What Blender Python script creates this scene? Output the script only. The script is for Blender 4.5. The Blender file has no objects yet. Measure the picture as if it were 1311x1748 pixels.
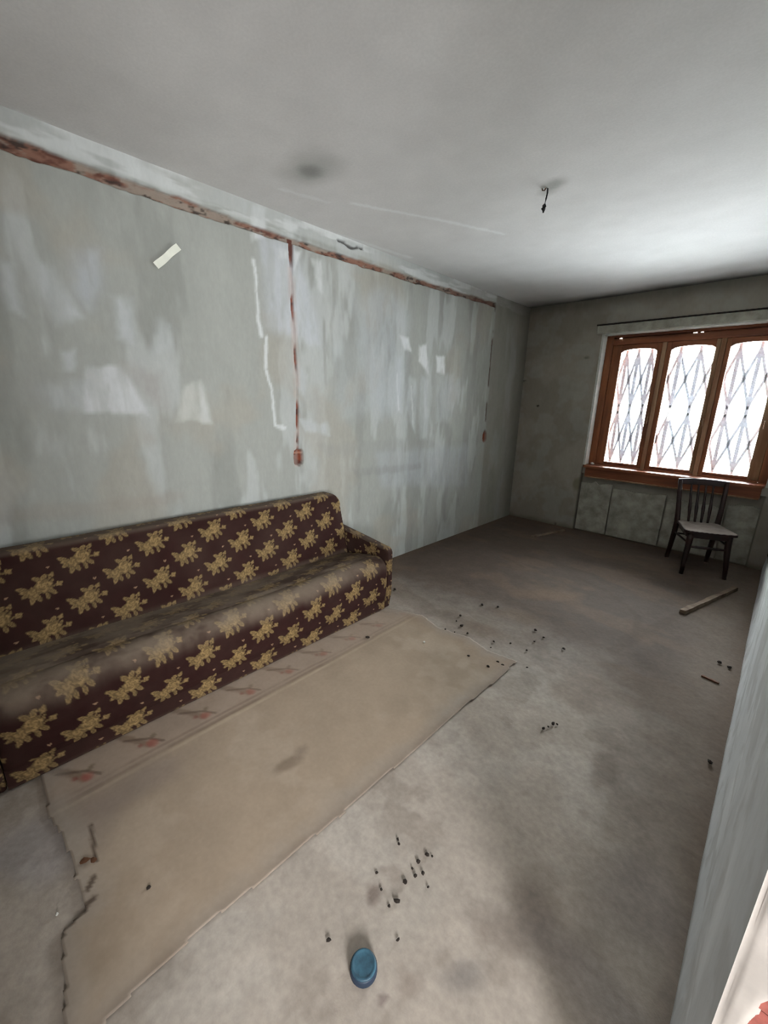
import bpy, bmesh, math, random
import numpy as np
from mathutils import Matrix, Vector

# ------------------------------------------------------------------ camera, sky, exposure
SC = bpy.context.scene
COL = SC.collection
W, D, H = 2.625, 5.121, 2.60          # room: x 0..W, y ..D (window wall), z 0..H
CAM = np.array([2.5338, 0.0, 1.4823])
YAW, PITCH, ROLL, FPX = 0.7666, 0.2659, 0.0216, 697.836
fw = np.array([-math.sin(YAW)*math.cos(PITCH), math.cos(YAW)*math.cos(PITCH), -math.sin(PITCH)])
r0 = np.array([math.cos(YAW), math.sin(YAW), 0.0]); u0 = np.cross(r0, fw)
RT = r0*math.cos(ROLL)+u0*math.sin(ROLL); UP = -r0*math.sin(ROLL)+u0*math.cos(ROLL)
cam = bpy.data.cameras.new('camera'); cam_o = bpy.data.objects.new('camera', cam); COL.objects.link(cam_o)
cam.sensor_fit = 'HORIZONTAL'; cam.sensor_width = 36.0; cam.lens = FPX/1311*36.0
cam.clip_start = 0.01; cam.clip_end = 200
cam_o.matrix_world = Matrix(((RT[0], UP[0], -fw[0], CAM[0]), (RT[1], UP[1], -fw[1], CAM[1]),
                             (RT[2], UP[2], -fw[2], CAM[2]), (0, 0, 0, 1)))
SC.camera = cam_o

world = bpy.data.worlds.new('overcast_sky'); SC.world = world; world.use_nodes = True
bg = world.node_tree.nodes['Background']
bg.inputs[0].default_value = (0.95, 0.98, 1.0, 1); bg.inputs[1].default_value = 30.0
world.cycles.sampling_method = 'MANUAL'; world.cycles.sample_map_resolution = 128

def portal(name, size, loc, rot):      # guides daylight sampling through a modelled opening; gives no light itself
    l = bpy.data.lights.new(name, 'AREA'); l.shape = 'RECTANGLE'; l.size, l.size_y = size
    l.cycles.is_portal = True
    o = bpy.data.objects.new(name, l); COL.objects.link(o); o.location = loc; o.rotation_euler = rot
    return o
DOOR0, DOOR1, DOORH = -0.30, 0.62, 2.05
portal('window_portal', (1.62, 1.46), (1.69, D+0.30, 1.50), (-math.pi/2, 0, 0))
HX1, HY0, HY1, HZ = W+1.75, -1.4, 1.5, 2.45                 # unseen hall beyond the doorway, its window added to light the room
HW0, HW1, HWZ0, HWZ1 = -1.15, -.35, .75, 1.90
portal('added_hall_window_portal', (HWZ1-HWZ0, HW1-HW0), (HX1+.06, (HW0+HW1)/2, (HWZ0+HWZ1)/2), (0, math.pi/2, 0))

YF = -1.2                                 # wall behind the camera

SC.view_settings.view_transform = 'Standard'; SC.view_settings.look = 'None'
SC.view_settings.gamma = 1.0; SC.view_settings.use_curve_mapping = False
SC.view_settings.exposure = 1.25
SC.cycles.pixel_filter_type = "BLACKMAN_HARRIS"; SC.cycles.filter_width = 0.8
SC.cycles.max_bounces = 9; SC.cycles.diffuse_bounces = 5; SC.cycles.transparent_max_bounces = 16

# ------------------------------------------------------------------ helpers
rng = np.random.default_rng(7); random.seed(7)
def ray(px, py): return fw + RT*(px-655.5)/FPX - UP*(py-874)/FPX
def hit(px, py, ax, val):              # the point of the plane axis=val seen at a photo pixel
    d = ray(px, py); return CAM + d*((val-CAM[ax])/d[ax])
def lin(c):                            # 8-bit sRGB -> linear
    c = np.asarray(c, float)/255.0
    return np.where(c <= 0.04045, c/12.92, ((c+0.055)/1.055)**2.4)
def lin4(c): return (*[float(v) for v in lin(c)], 1.0)

_perm = rng.random((256, 256))
def vnoise(u, v, seed=0):
    u = u+seed*17.31; v = v+seed*9.77
    i = np.floor(u).astype(int); j = np.floor(v).astype(int); a = u-i; b = v-j
    a = a*a*(3-2*a); b = b*b*(3-2*b)
    g = lambda x, y: _perm[x & 255, y & 255]
    return (g(i, j)*(1-a)+g(i+1, j)*a)*(1-b)+(g(i, j+1)*(1-a)+g(i+1, j+1)*a)*b
def fbm(u, v, su, sv=None, o=4, seed=0):
    sv = su if sv is None else sv; t = 0; w = 0; k = 1.0
    for n in range(o):
        t = t+k*vnoise(u*su*2**n, v*sv*2**n, seed+n*3.1); w += k; k *= 0.55
    return t/w
def sstep(a, b, x):
    t = np.clip((x-a)/(b-a), 0, 1); return t*t*(3-2*t)
def mix(c, d, m):
    d = np.asarray(d, float); return c*(1-m[..., None])+d*m[..., None]
def polydist(u, v, pts):               # signed distance to a polygon, negative inside
    pts = [np.asarray(q, float) for q in pts]; n = len(pts)
    dist = np.full(u.shape, 1e9); ins = np.zeros(u.shape, bool)
    for k in range(n):
        a, b = pts[k], pts[(k+1) % n]; e = b-a
        t = np.clip(((u-a[0])*e[0]+(v-a[1])*e[1])/(e@e+1e-12), 0, 1)
        dist = np.minimum(dist, np.hypot(u-a[0]-t*e[0], v-a[1]-t*e[1]))
        c = ((a[1] > v) != (b[1] > v)) & (u < (b[0]-a[0])*(v-a[1])/(b[1]-a[1]+1e-12)+a[0])
        ins ^= c
    return np.where(ins, -dist, dist)
def linedist(u, v, pts):
    dist = np.full(u.shape, 1e9)
    for a, b in zip(pts[:-1], pts[1:]):
        a = np.asarray(a, float); b = np.asarray(b, float); e = b-a
        t = np.clip(((u-a[0])*e[0]+(v-a[1])*e[1])/(e@e+1e-12), 0, 1)
        dist = np.minimum(dist, np.hypot(u-a[0]-t*e[0], v-a[1]-t*e[1]))
    return dist
def blob(u, v, cu, cv, ru, rv, rot=0.0, soft=0.5, seed=0, rag=0.35):
    c, s = math.cos(rot), math.sin(rot); du, dv = u-cu, v-cv
    q = np.hypot((du*c+dv*s)/ru, (-du*s+dv*c)/rv)
    q = q+rag*(fbm(u, v, 1.6/max(min(ru, rv), .01)*.5, o=3, seed=seed)-0.5)*2
    return 1-sstep(1-soft, 1+soft*0.4, q)

def link(o, parent=None, name=None):
    COL.objects.link(o)
    if parent is not None: o.parent = parent
    return o
def tag(o, label=None, cat=None, group=None, kind=None):
    if label: o['label'] = label
    if cat: o['category'] = cat
    if group: o['group'] = group
    if kind: o['kind'] = kind
    return o
def empty(name, loc=(0, 0, 0), rz=0.0):
    o = bpy.data.objects.new(name, None); o.empty_display_size = 0.1
    o.location = loc; o.rotation_euler = (0, 0, rz); COL.objects.link(o); return o
def mesh_np(name, verts, quads, mat, col=None, parent=None, smooth=True):
    verts = np.asarray(verts, np.float32); quads = np.asarray(quads, np.int32)
    me = bpy.data.meshes.new(name); k = quads.shape[1]
    me.vertices.add(len(verts)); me.vertices.foreach_set('co', verts.ravel())
    me.loops.add(quads.size); me.loops.foreach_set('vertex_index', quads.ravel())
    me.polygons.add(len(quads)); me.polygons.foreach_set('loop_start', np.arange(0, quads.size, k, dtype=np.int32))
    if smooth: me.polygons.foreach_set('use_smooth', np.ones(len(quads), bool))
    me.update(calc_edges=True)
    if col is not None:
        a = me.color_attributes.new('Col', 'FLOAT_COLOR', 'POINT')
        rgba = np.ones((len(verts), 4), np.float32); rgba[:, :3] = np.clip(col.reshape(-1, 3), 0, 1)
        a.data.foreach_set('color', rgba.ravel())
    me.materials.append(mat); me.validate()
    return link(bpy.data.objects.new(name, me), parent)
def grid(us, vs):                      # index helpers for a u x v grid
    U, V = np.meshgrid(us, vs, indexing='ij'); n, m = len(us), len(vs)
    i = np.arange(n*m).reshape(n, m)
    q = np.stack([i[:-1, :-1], i[1:, :-1], i[1:, 1:], i[:-1, 1:]], -1)
    return U, V, q
def bm_obj(name, bm, mat, parent=None, smooth=False, bevel=0.0, seg=2):
    if bevel:
        bmesh.ops.bevel(bm, geom=list(bm.edges), offset=bevel, segments=seg, profile=0.6, affect='EDGES', clamp_overlap=True)
    bmesh.ops.recalc_face_normals(bm, faces=bm.faces)
    me = bpy.data.meshes.new(name); bm.to_mesh(me); bm.free()
    if smooth:
        for p in me.polygons: p.use_smooth = True
    me.materials.append(mat)
    return link(bpy.data.objects.new(name, me), parent)
def add_box(bm, a, b):
    a = Vector(a); b = Vector(b)
    vs = [bm.verts.new((x, y, z)) for x in (a.x, b.x) for y in (a.y, b.y) for z in (a.z, b.z)]
    for f in ((0, 1, 3, 2), (4, 6, 7, 5), (0, 4, 5, 1), (2, 3, 7, 6), (0, 2, 6, 4), (1, 5, 7, 3)):
        bm.faces.new([vs[k] for k in f])
def box(name, a, b, mat, parent=None, bevel=0.003):
    bm = bmesh.new(); add_box(bm, a, b); return bm_obj(name, bm, mat, parent, bevel=bevel, seg=1)
def add_prism(bm, poly, axis, a, b):   # polygon in the two other axes, extruded along axis a..b
    def P(q, t):
        c = [0, 0, 0]; k = [i for i in range(3) if i != axis]; c[k[0]], c[k[1]] = q; c[axis] = t; return c
    A = [bm.verts.new(P(q, a)) for q in poly]; B = [bm.verts.new(P(q, b)) for q in poly]; n = len(poly)
    bm.faces.new(A); bm.faces.new(B[::-1])
    for k in range(n): bm.faces.new((A[k], B[k], B[(k+1) % n], A[(k+1) % n]))
def add_tube(bm, pts, radii, seg=10, flat=1.0, ph=0.0):
    pts = [Vector(p) for p in pts]; rings = []
    if not hasattr(radii, '__len__'): radii = [radii]*len(pts)
    for k, p in enumerate(pts):
        t = (pts[min(k+1, len(pts)-1)]-pts[max(k-1, 0)]).normalized()
        a = t.orthogonal() if abs(t.z) < 0.9 else t.cross(Vector((0, 1, 0)))
        a = (Vector((0, 0, 1))-t*t.z) if abs(t.z) < 0.9 else (Vector((1, 0, 0))-t*t.x)
        a.normalize(); b = t.cross(a)
        rings.append([bm.verts.new(p+(a*math.cos(q)+b*math.sin(q)*flat)*radii[k]) for q in [ph+2*math.pi*i/seg for i in range(seg)]])
    for A, B in zip(rings[:-1], rings[1:]):
        for i in range(seg): bm.faces.new((A[i], A[(i+1) % seg], B[(i+1) % seg], B[i]))
    bm.faces.new(rings[0][::-1]); bm.faces.new(rings[-1])
def add_lathe(bm, prof, seg=32, c=(0, 0, 0)):
    rings = [[bm.verts.new((c[0]+r*math.cos(2*math.pi*i/seg), c[1]+r*math.sin(2*math.pi*i/seg), c[2]+z)) for i in range(seg)] for r, z in prof]
    for A, B in zip(rings[:-1], rings[1:]):
        for i in range(seg): bm.faces.new((A[i], A[(i+1) % seg], B[(i+1) % seg], B[i]))
    bm.faces.new(rings[0][::-1]); bm.faces.new(rings[-1])

# ------------------------------------------------------------------ materials
def new_mat(name):
    m = bpy.data.materials.new(name); m.use_nodes = True
    return m, m.node_tree.nodes, m.node_tree.links, m.node_tree.nodes['Principled BSDF']
def noise_node(N, L, scale, detail=6, stretch=(1, 1, 1), rough=0.6):
    tc = N.new('ShaderNodeTexCoord'); mp = N.new('ShaderNodeMapping'); mp.inputs['Scale'].default_value = stretch
    L.new(tc.outputs['Object'], mp.inputs['Vector'])
    t = N.new('ShaderNodeTexNoise'); t.inputs['Scale'].default_value = scale; t.inputs['Detail'].default_value = detail
    t.inputs['Roughness'].default_value = rough
    L.new(mp.outputs['Vector'], t.inputs['Vector']); return t
def ramp(N, L, src, lo, hi, a, b):
    r = N.new('ShaderNodeMapRange'); r.inputs['From Min'].default_value = lo; r.inputs['From Max'].default_value = hi
    r.inputs['To Min'].default_value = a; r.inputs['To Max'].default_value = b; L.new(src, r.inputs['Value']); return r.outputs[0]
def painted(name, rough=0.9, scale=60, amt=0.12, bump=0.15, bdist=0.004, scale2=8, amt2=0.1, stretch=(1, 1, 1), spec=0.25, bscale=None):
    # surface colour from the mesh's own colour layer, fine grain and relief from noise
    m, N, L, B = new_mat(name)
    at = N.new('ShaderNodeVertexColor'); at.layer_name = 'Col'
    n1 = noise_node(N, L, scale, 8, stretch); n2 = noise_node(N, L, scale2, 5, stretch)
    f1 = ramp(N, L, n1.outputs['Fac'], 0.25, 0.75, 1-amt, 1+amt); f2 = ramp(N, L, n2.outputs['Fac'], 0.3, 0.7, 1-amt2, 1+amt2)
    mu = N.new('ShaderNodeMath'); mu.operation = 'MULTIPLY'; L.new(f1, mu.inputs[0]); L.new(f2, mu.inputs[1])
    vm = N.new('ShaderNodeVectorMath'); vm.operation = 'SCALE'; L.new(at.outputs['Color'], vm.inputs[0]); L.new(mu.outputs[0], vm.inputs['Scale'])
    L.new(vm.outputs[0], B.inputs['Base Color'])
    B.inputs['Roughness'].default_value = rough; B.inputs['Specular IOR Level'].default_value = spec
    if bump:
        n3 = noise_node(N, L, bscale or scale*0.5, 8, stretch)
        bp = N.new('ShaderNodeBump'); bp.inputs['Strength'].default_value = bump; bp.inputs['Distance'].default_value = bdist
        L.new(n3.outputs['Fac'], bp.inputs['Height']); L.new(bp.outputs[0], B.inputs['Normal'])
    return m
def plain(name, rgb, rough=0.6, scale=30, amt=0.2, rgb2=None, stretch=(1, 1, 1), bump=0.1, bdist=0.002, metal=0.0, spec=0.4, lo=0.35, hi=0.65):
    m, N, L, B = new_mat(name)
    n1 = noise_node(N, L, scale, 7, stretch)
    mx = N.new('ShaderNodeMix'); mx.data_type = 'RGBA'
    c = lin(rgb); c2 = lin(rgb2) if rgb2 is not None else c*(1-amt)
    mx.inputs[6].default_value = (*map(float, c*(1+(0 if rgb2 is not None else amt*.5))), 1); mx.inputs[7].default_value = (*map(float, c2), 1)
    L.new(ramp(N, L, n1.outputs['Fac'], lo, hi, 0, 1), mx.inputs[0]); L.new(mx.outputs[2], B.inputs['Base Color'])
    B.inputs['Roughness'].default_value = rough; B.inputs['Metallic'].default_value = metal; B.inputs['Specular IOR Level'].default_value = spec
    if bump:
        bp = N.new('ShaderNodeBump'); bp.inputs['Strength'].default_value = bump; bp.inputs['Distance'].default_value = bdist
        L.new(n1.outputs['Fac'], bp.inputs['Height']); L.new(bp.outputs[0], B.inputs['Normal'])
    return m
def glass_mat():
    m, N, L, B = new_mat('window_glass'); N.remove(B); out = N['Material Output']
    tr = N.new('ShaderNodeBsdfTransparent'); tr.inputs[0].default_value = (0.93, 0.95, 0.95, 1)
    gl = N.new('ShaderNodeBsdfGlossy'); gl.inputs['Roughness'].default_value = 0.03
    fr = N.new('ShaderNodeFresnel'); fr.inputs['IOR'].default_value = 1.45
    mx = N.new('ShaderNodeMixShader'); L.new(fr.outputs[0], mx.inputs[0]); L.new(tr.outputs[0], mx.inputs[1]); L.new(gl.outputs[0], mx.inputs[2])
    L.new(mx.outputs[0], out.inputs['Surface']); return m

M = dict(
    plaster=painted('wall_plaster', 0.92, 45, 0.05, 0.25, 0.003, 7, 0.05, (1, 1, .45)),
    ceiling=painted('ceiling_plaster', 0.95, 90, 0.05, 0.2, 0.002, 5, 0.04),
    floor=painted('floor_concrete', 0.85, 48, 0.14, 0.45, 0.004, 10, 0.10),
    lino=painted('linoleum', 0.7, 60, 0.06, 0.12, 0.001, 7, 0.06),
    fabric=painted('sofa_fabric', 0.95, 400, 0.12, 0.2, 0.0006, 30, 0.06, spec=0.15),
    rawplaster=plain('raw_plaster', (156, 152, 140), 0.95, 9, 0.34, bump=0.4, bdist=0.006),
    jamb=plain('jamb_plaster', (168, 160, 153), 0.95, 12, 0.10, bump=0.35, bdist=0.004),
    reveal=plain('whitewash', (196, 196, 190), 0.95, 10, 0.12, bump=0.3),
    brick=plain('red_brick', (150, 84, 74), 0.95, 40, 0.25, bump=0.5, bdist=0.003),
    mortar=plain('mortar', (130, 122, 112), 0.95, 40, 0.2, bump=0.4),
    wood=plain('varnished_wood', (150, 90, 54), 0.55, 9, rgb2=(104, 58, 34), stretch=(1, 1, .12), bump=0.15),
    woodh=plain('varnished_wood_level', (146, 84, 50), 0.55, 9, rgb2=(100, 54, 32), stretch=(.12, 1, 1), bump=0.15),
    palewood=plain('pale_wood', (164, 132, 102), 0.75, 8, rgb2=(124, 86, 58), stretch=(1, 1, .12), bump=0.2),  # paler wood for mullions, some stiles, handles and sill bead
    glass=glass_mat(),
    iron=plain('painted_iron', (110, 112, 120), 0.5, 40, 0.2, bump=0.1),
    latch=plain('pale_metal', (150, 154, 156), 0.45, 40, 0.15, metal=0.3),
    chair=plain('dark_chair_wood', (44, 20, 16), 0.38, 14, rgb2=(26, 11, 9), stretch=(1, 1, .2), bump=0.05),
    seat=plain('dusty_seat_ply', (142, 132, 124), 0.8, 10, rgb2=(118, 106, 98), bump=0.08),
    lath=plain('dusty_lath', (126, 108, 90), 0.85, 10, rgb2=(88, 70, 55), stretch=(1, .2, 1), bump=0.2),
    chip=plain('brown_wood_chip', (96, 62, 40), 0.8, 30, 0.3),
    crumb=plain('dark_crumb', (48, 40, 34), 0.95, 120, 0.4, bump=0.4),
    palecrumb=plain('pale_plaster_crumb', (208, 204, 196), 0.95, 120, 0.15, bump=0.4),
    wire=plain('black_wire', (18, 18, 20), 0.5, 60, 0.2),
    tape=plain('white_tape', (226, 226, 212), 0.6, 20, 0.06),
    blue=plain('blue_plastic', (62, 100, 118), 0.5, 34, rgb2=(44, 66, 80), bump=0.03),
    blueside=plain('dark_blue_plastic', (44, 58, 78), 0.55, 22, rgb2=(34, 46, 62), bump=0.03),
)

# ------------------------------------------------------------------ floor
xs = np.arange(-.066, W+0.3, 0.011); ys = np.concatenate([np.arange(YF, 2.4, 0.010), np.arange(2.4, D+0.12, 0.014)])
U, V, q = grid(xs, ys)
c = np.zeros(U.shape+(3,)); c[:] = lin((166, 155, 144))
n = fbm(U, V, 1.3, o=5, seed=1); c = mix(c, lin((146, 133, 120)), sstep(.45, .65, n)*.6)
n = fbm(U, V, 3.5, o=5, seed=2); c = mix(c, lin((178, 169, 159)), sstep(.52, .66, n)*.55)
n = fbm(U, V, 7, o=4, seed=21); c = mix(c, lin((128, 116, 105)), sstep(.55, .68, n)*.35)
# trodden brown earth over the far half
far = sstep(1.7, 2.8, V+.35*sstep(1.9, 2.5, U)+0.5*(fbm(U, V, 1.8, seed=3)-.5))
c = mix(c, lin((64, 50, 40)), far*.92)
n = fbm(U, V, 2.5, 5, o=4, seed=5); c = mix(c, lin((92, 76, 62)), far*sstep(.5, .65, n)*.6)
# scraped dust arcs, painted shade by the right wall, dirt along the walls
for k, (pts, wd) in enumerate([([(985, 985), (1040, 1010), (1088, 1050), (1085, 1080), (1060, 1090)], .035), ([(1165, 1045), (1100, 1080), (1045, 1110)], .05),
                               ([(890, 945), (960, 965), (1030, 985)], .03), ([(860, 950), (895, 968)], .03)]):
    pp = [hit(a, b, 2, 0)[:2] for a, b in pts]
    c = mix(c, lin((66, 52, 40)), (1-sstep(wd*.3, wd, linedist(U, V, pp)+.03*(fbm(U, V, 20, seed=k)-.5)))*.32)
c = mix(c, lin((106, 94, 83)), sstep(2.15, 2.5, U+.25*(fbm(U, V, 3, seed=33)-.5))*sstep(.9, 1.6, V)*.75)  # darker strip by the right wall: shade put into the floor colour
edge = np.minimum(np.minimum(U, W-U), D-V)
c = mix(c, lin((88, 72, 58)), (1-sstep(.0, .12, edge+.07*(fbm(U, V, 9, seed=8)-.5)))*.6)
# stains seen on the bare concrete (photo pixel of the centre, half sizes in metres)
for k, (px, py, ru, rv, col, a) in enumerate([
        (1035, 1310, .06, .16, (104, 92, 82), .6), (850, 1580, .10, .06, (118, 106, 97), .45), (910, 1540, .10, .08, (120, 108, 99), .45),
        (790, 1665, .07, .04, (118, 112, 108), .6), (700, 1680, .04, .03, (124, 110, 100), .5), (655, 1705, .016, .012, (116, 102, 98), .8),
        (640, 1525, .03, .025, (110, 94, 86), .75), (680, 1510, .04, .03, (124, 110, 100), .6), (665, 1485, .02, .05, (126, 114, 104), .5),
        (1080, 1550, .15, .2, (128, 118, 112), .5), (1000, 1680, .2, .1, (124, 115, 112), .5),
        (880, 1050, .2, .12, (104, 88, 72), .5), (820, 1075, .15, .10, (112, 96, 82), .5), (930, 1015, .3, .12, (104, 84, 66), .5),
        (750, 1250, .0, .0, (0, 0, 0), 0), (1000, 1180, .2, .2, (128, 114, 102), .5), (700, 1540, .12, .1, (166, 158, 148), .4),
        (60, 1450, .12, .2, (140, 134, 136), .5)]):
    if ru <= 0: continue
    p = hit(px, py, 2, 0); c = mix(c, lin(col), blob(U, V, p[0], p[1], ru, rv, 0.3*k, .6, seed=k+30)*a)
Z = .006*(fbm(U, V, 2.2, o=4, seed=11)-.5)+.003*(fbm(U, V, 12, o=3, seed=12)-.5)
Z -= .010*blob(U, V, *hit(505, 1300, 2, 0)[:2], .01, .01)
Z *= sstep(0, .1, edge)
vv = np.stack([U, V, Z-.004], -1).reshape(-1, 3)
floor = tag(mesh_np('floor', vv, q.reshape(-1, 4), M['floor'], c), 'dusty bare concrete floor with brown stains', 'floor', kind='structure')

# ------------------------------------------------------------------ left wall with chased channels
G1, G2 = 1.7165, 4.298                   # y of the two vertical channels
def refine(lo, hi, step, zones):
    x = [lo]
    while x[-1] < hi:
        s = step
        for a, b, f in zones:
            if a <= x[-1] <= b: s = min(s, f)
        x.append(min(x[-1]+s, hi))
    return np.array(x)
ys = refine(YF, D+.06, .011, [(G1-.07, G1+.07, .004), (G2-.06, G2+.06, .006)])
zs = refine(-.03, H+.04, .016, [(2.41, 2.56, .005), (1.0, 1.17, .007), (1.17, 2.41, .013)])
U, V, q = grid(ys, zs)
wl = lambda px, py: hit(px, py, 0, 0.0)[1:]
c = np.zeros(U.shape+(3,)); c[:] = lin((155, 156, 150))
n = fbm(U, V, 5, 1.1, o=5, seed=1); c = mix(c, lin((138, 139, 133)), sstep(.48, .62, n)*.7)
n = fbm(U, V, 7, 1.6, o=4, seed=2); c = mix(c, lin((180, 182, 180)), sstep(.55, .68, n)*.6)
n = fbm(U, V, 2, 2, o=4, seed=3); c = mix(c, lin((158, 152, 140)), sstep(.5, .65, n)*.5)
wu, wv = U+.03*(fbm(U, V, 12, o=4, seed=6)-.5), V+.05*(fbm(U, V, 12, o=3, seed=7)-.5)
white, pale = (202, 204, 203), (182, 185, 186)
polys = [  # smears of whitewash, outlines as seen on the wall
    ([(62, 450), (90, 452), (140, 545), (92, 552)], pale, .75, .03), ([(0, 452), (20, 455), (36, 535), (12, 525)], pale, .7, .03),
    ([(115, 425), (170, 425), (178, 500), (150, 530), (130, 500)], (178, 182, 188), .55, .05), ([(190, 505), (225, 505), (230, 590), (205, 580)], pale, .7, .03),
    ([(145, 625), (205, 622), (250, 700), (255, 712), (145, 702)], (196, 197, 198), .8, .02), ([(60, 665), (145, 650), (145, 700), (90, 700)], pale, .5, .04),
    ([(300, 715), (315, 655), (345, 650), (358, 722)], (190, 190, 184), .6, .02), ([(342, 660), (352, 668), (360, 720), (345, 720)], white, .7, .02),
    ([(265, 540), (290, 550), (290, 600), (265, 600)], pale, .5, .03), ([(105, 600), (130, 590), (125, 635), (112, 635)], pale, .7, .02),
    ([(432, 352), (452, 356), (455, 405), (430, 415)], white, .8, .02), ([(440, 400), (500, 410), (548, 560), (548, 590), (500, 580), (455, 560)], (184, 187, 192), .65, .05),
    ([(475, 422), (492, 424), (490, 440), (476, 440)], white, .7, .02), ([(502, 425), (514, 428), (502, 455)], white, .9, .02), ([(530, 438), (548, 442), (550, 500), (543, 490)], white, .75, .02),
    ([(512, 715), (560, 722), (566, 742), (520, 740)], pale, .7, .02), ([(505, 620), (525, 640), (520, 680), (508, 660)], pale, .6, .03),
    ([(682, 572), (698, 575), (702, 600), (690, 596)], white, 1.0, .02), ([(715, 590), (728, 588), (732, 640), (714, 615)], white, 1.0, .02), ([(744, 608), (760, 608), (758, 640), (746, 635)], white, 1.0, .02),
    ([(676, 610), (686, 610), (686, 705), (676, 705)], pale, .8, .03), ([(698, 640), (712, 650), (708, 740), (694, 700)], pale, .6, .03), ([(718, 640), (730, 650), (730, 750), (716, 750)], pale, .6, .03),
    ([(745, 640), (775, 640), (770, 720), (745, 720)], pale, .45, .05), ([(560, 590), (640, 560), (660, 700), (580, 720)], (170, 174, 174), .4, .08), ([(600, 520), (660, 480), (700, 540), (690, 700), (640, 720)], (172, 176, 178), .5, .08),
    ([(640, 770), (800, 760), (800, 830), (650, 830)], (168, 171, 174), .5, .06),
    ([(0, 600), (90, 620), (80, 700), (0, 720)], (148, 147, 142), .4, .06), ([(200, 620), (280, 640), (290, 700), (255, 690)], (154, 148, 142), .5, .05),
    ([(540, 760), (740, 745), (740, 765), (560, 780)], (146, 146, 142), .4, .04), ([(600, 800), (720, 790), (720, 800), (610, 815)], (138, 138, 134), .5, .02)]
for k, (pts, col, a, soft) in enumerate(polys):
    d = polydist(wu, wv, [wl(*p) for p in pts]); c = mix(c, lin(col), (1-sstep(-soft*.9, soft*.8, d))*a*(0.55+.45*sstep(.35, .6, fbm(U, V, 22, 5, seed=40+k))))
for pts, wd, col, a in [([(434, 444), (439, 520), (445, 573)], .012, white, .95), ([(453, 576), (455, 627)], .014, white, .9), ([(456, 633), (466, 682), (469, 727), (486, 731)], .011, white, .9),
                        ([(678, 640), (680, 700)], .01, white, .6), ([(702, 660), (706, 730)], .01, white, .5), ([(0, 880), (120, 875), (300, 850)], .05, (150, 142, 132), .4)]:
    c = mix(c, lin(col), (1-sstep(wd*.2, wd*1.5, linedist(wu, wv, [wl(*p) for p in pts])+.010*(fbm(U, V, 18, 9, seed=44)-.4)))*a)
# lighter freehand band along the ceiling and the greyer strip by the window corner
top = sstep(2.50, 2.53, V+.02*(fbm(U, V, 10, o=3, seed=9)-.5)); c = mix(c, lin((184, 186, 184)), top*.6)
c = mix(c, lin((200, 202, 200)), sstep(.52, .64, fbm(U, V, 3, 14, seed=10))*sstep(2.47, 2.52, V)*.8)
strip = sstep(G2-.01, G2+.04, U); c = mix(c, lin((126, 122, 112)), strip*.65)  # tone step past the channel plus window-wall shade, both put in colour
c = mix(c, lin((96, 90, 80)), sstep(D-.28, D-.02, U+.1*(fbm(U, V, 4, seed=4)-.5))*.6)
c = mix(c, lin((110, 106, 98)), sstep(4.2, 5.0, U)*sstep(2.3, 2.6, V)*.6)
# channels
hz = np.interp(U, [YF, .33, 1.71, 3.0, 4.285], [2.475, 2.4715, 2.459, 2.478, 2.505])
hw = .013+.018*(fbm(U, V*0+1, 9, o=4, seed=13)-.35)+.006*(U < 1.3)
g = 1-sstep(.0, .008, np.abs(V-hz+.012*(fbm(U, V, 16, o=3, seed=14)-.5))-hw)
g *= 1-sstep(G2+.0, G2+.02, U)
cut1 = np.interp(V, [1.05, 1.12, 1.16, 1.19, 1.26, 1.30, 1.44, 1.48, 1.66, 1.72, 1.80, 1.86, 1.98, 2.02, 2.12, 2.16, 2.30, 2.36, 2.47],
                 [.3, .9, .2, 1, .15, .95, 1, .12, .25, 1, .9, .1, .3, .9, 1, .2, .25, 1, 1])
cy = G1-.002+.008*np.sin(V*5)
gv = (1-sstep(0, .006, np.abs(U-cy+.008*(fbm(U, V, 22, o=3, seed=15)-.5))-(.007+.008*sstep(2.2, 2.45, V))))*(V < 2.47)*(V > 1.08)
gv2 = (1-sstep(0, .008, np.abs(U-G2+.01*(fbm(U, V, 22, o=3, seed=16)-.5))-.010))*(V < 2.5)*(V > 1.13)
s1 = 1-sstep(.9, 1.05, np.maximum(np.abs(U-1.717)/.044, np.abs((V-1.068)/.060))**2*.6+(np.hypot((U-1.717)/.044, (V-1.068)/.060))**2*.45+.25*(fbm(U, V, 30, seed=17)-.5))
s2 = 1-sstep(.85, 1.1, np.hypot((U-4.305)/.045, (V-1.10)/.068)+.3*(fbm(U, V, 30, seed=18)-.5))
amt1 = gv*cut1; amt2 = gv2*sstep(.3, .5, fbm(U*0, V, 6, seed=19))
depth = np.maximum.reduce([.022*g*(.6+.8*fbm(U, V, 14, seed=20)), .014*amt1, .016*amt2, .045*s1, .04*s2])
br = np.zeros_like(c); nb = fbm(U, V, 18, 30, o=4, seed=22); br[:] = lin((132, 94, 78))
br = mix(br, lin((96, 58, 46)), sstep(.5, .66, nb)); br = mix(br, lin((146, 134, 122)), sstep(.46, .60, fbm(U, V, 11, 26, seed=23))*.85)
br = mix(br, lin((48, 36, 31)), sstep(.56, .68, fbm(U, V, 22, 40, seed=24))*.9)
br1 = np.zeros_like(c); br1[:] = lin((138, 80, 62)); br1 = mix(br1, lin((92, 52, 42)), sstep(.5, .65, nb))
hgrad = sstep(2.6, 4.0, U); br = mix(br, lin((110, 86, 74)), hgrad*.5)
c = mix(c, br, g*.96); c = mix(c, br1, np.clip(amt1, 0, 1)*.95); c = mix(c, lin((84, 58, 48)), amt2*.85)
sk = np.zeros_like(c); sk[:] = lin((132, 66, 44)); sk = mix(sk, lin((92, 46, 34)), sstep(.45, .6, fbm(U, V, 30, seed=25)))
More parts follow.
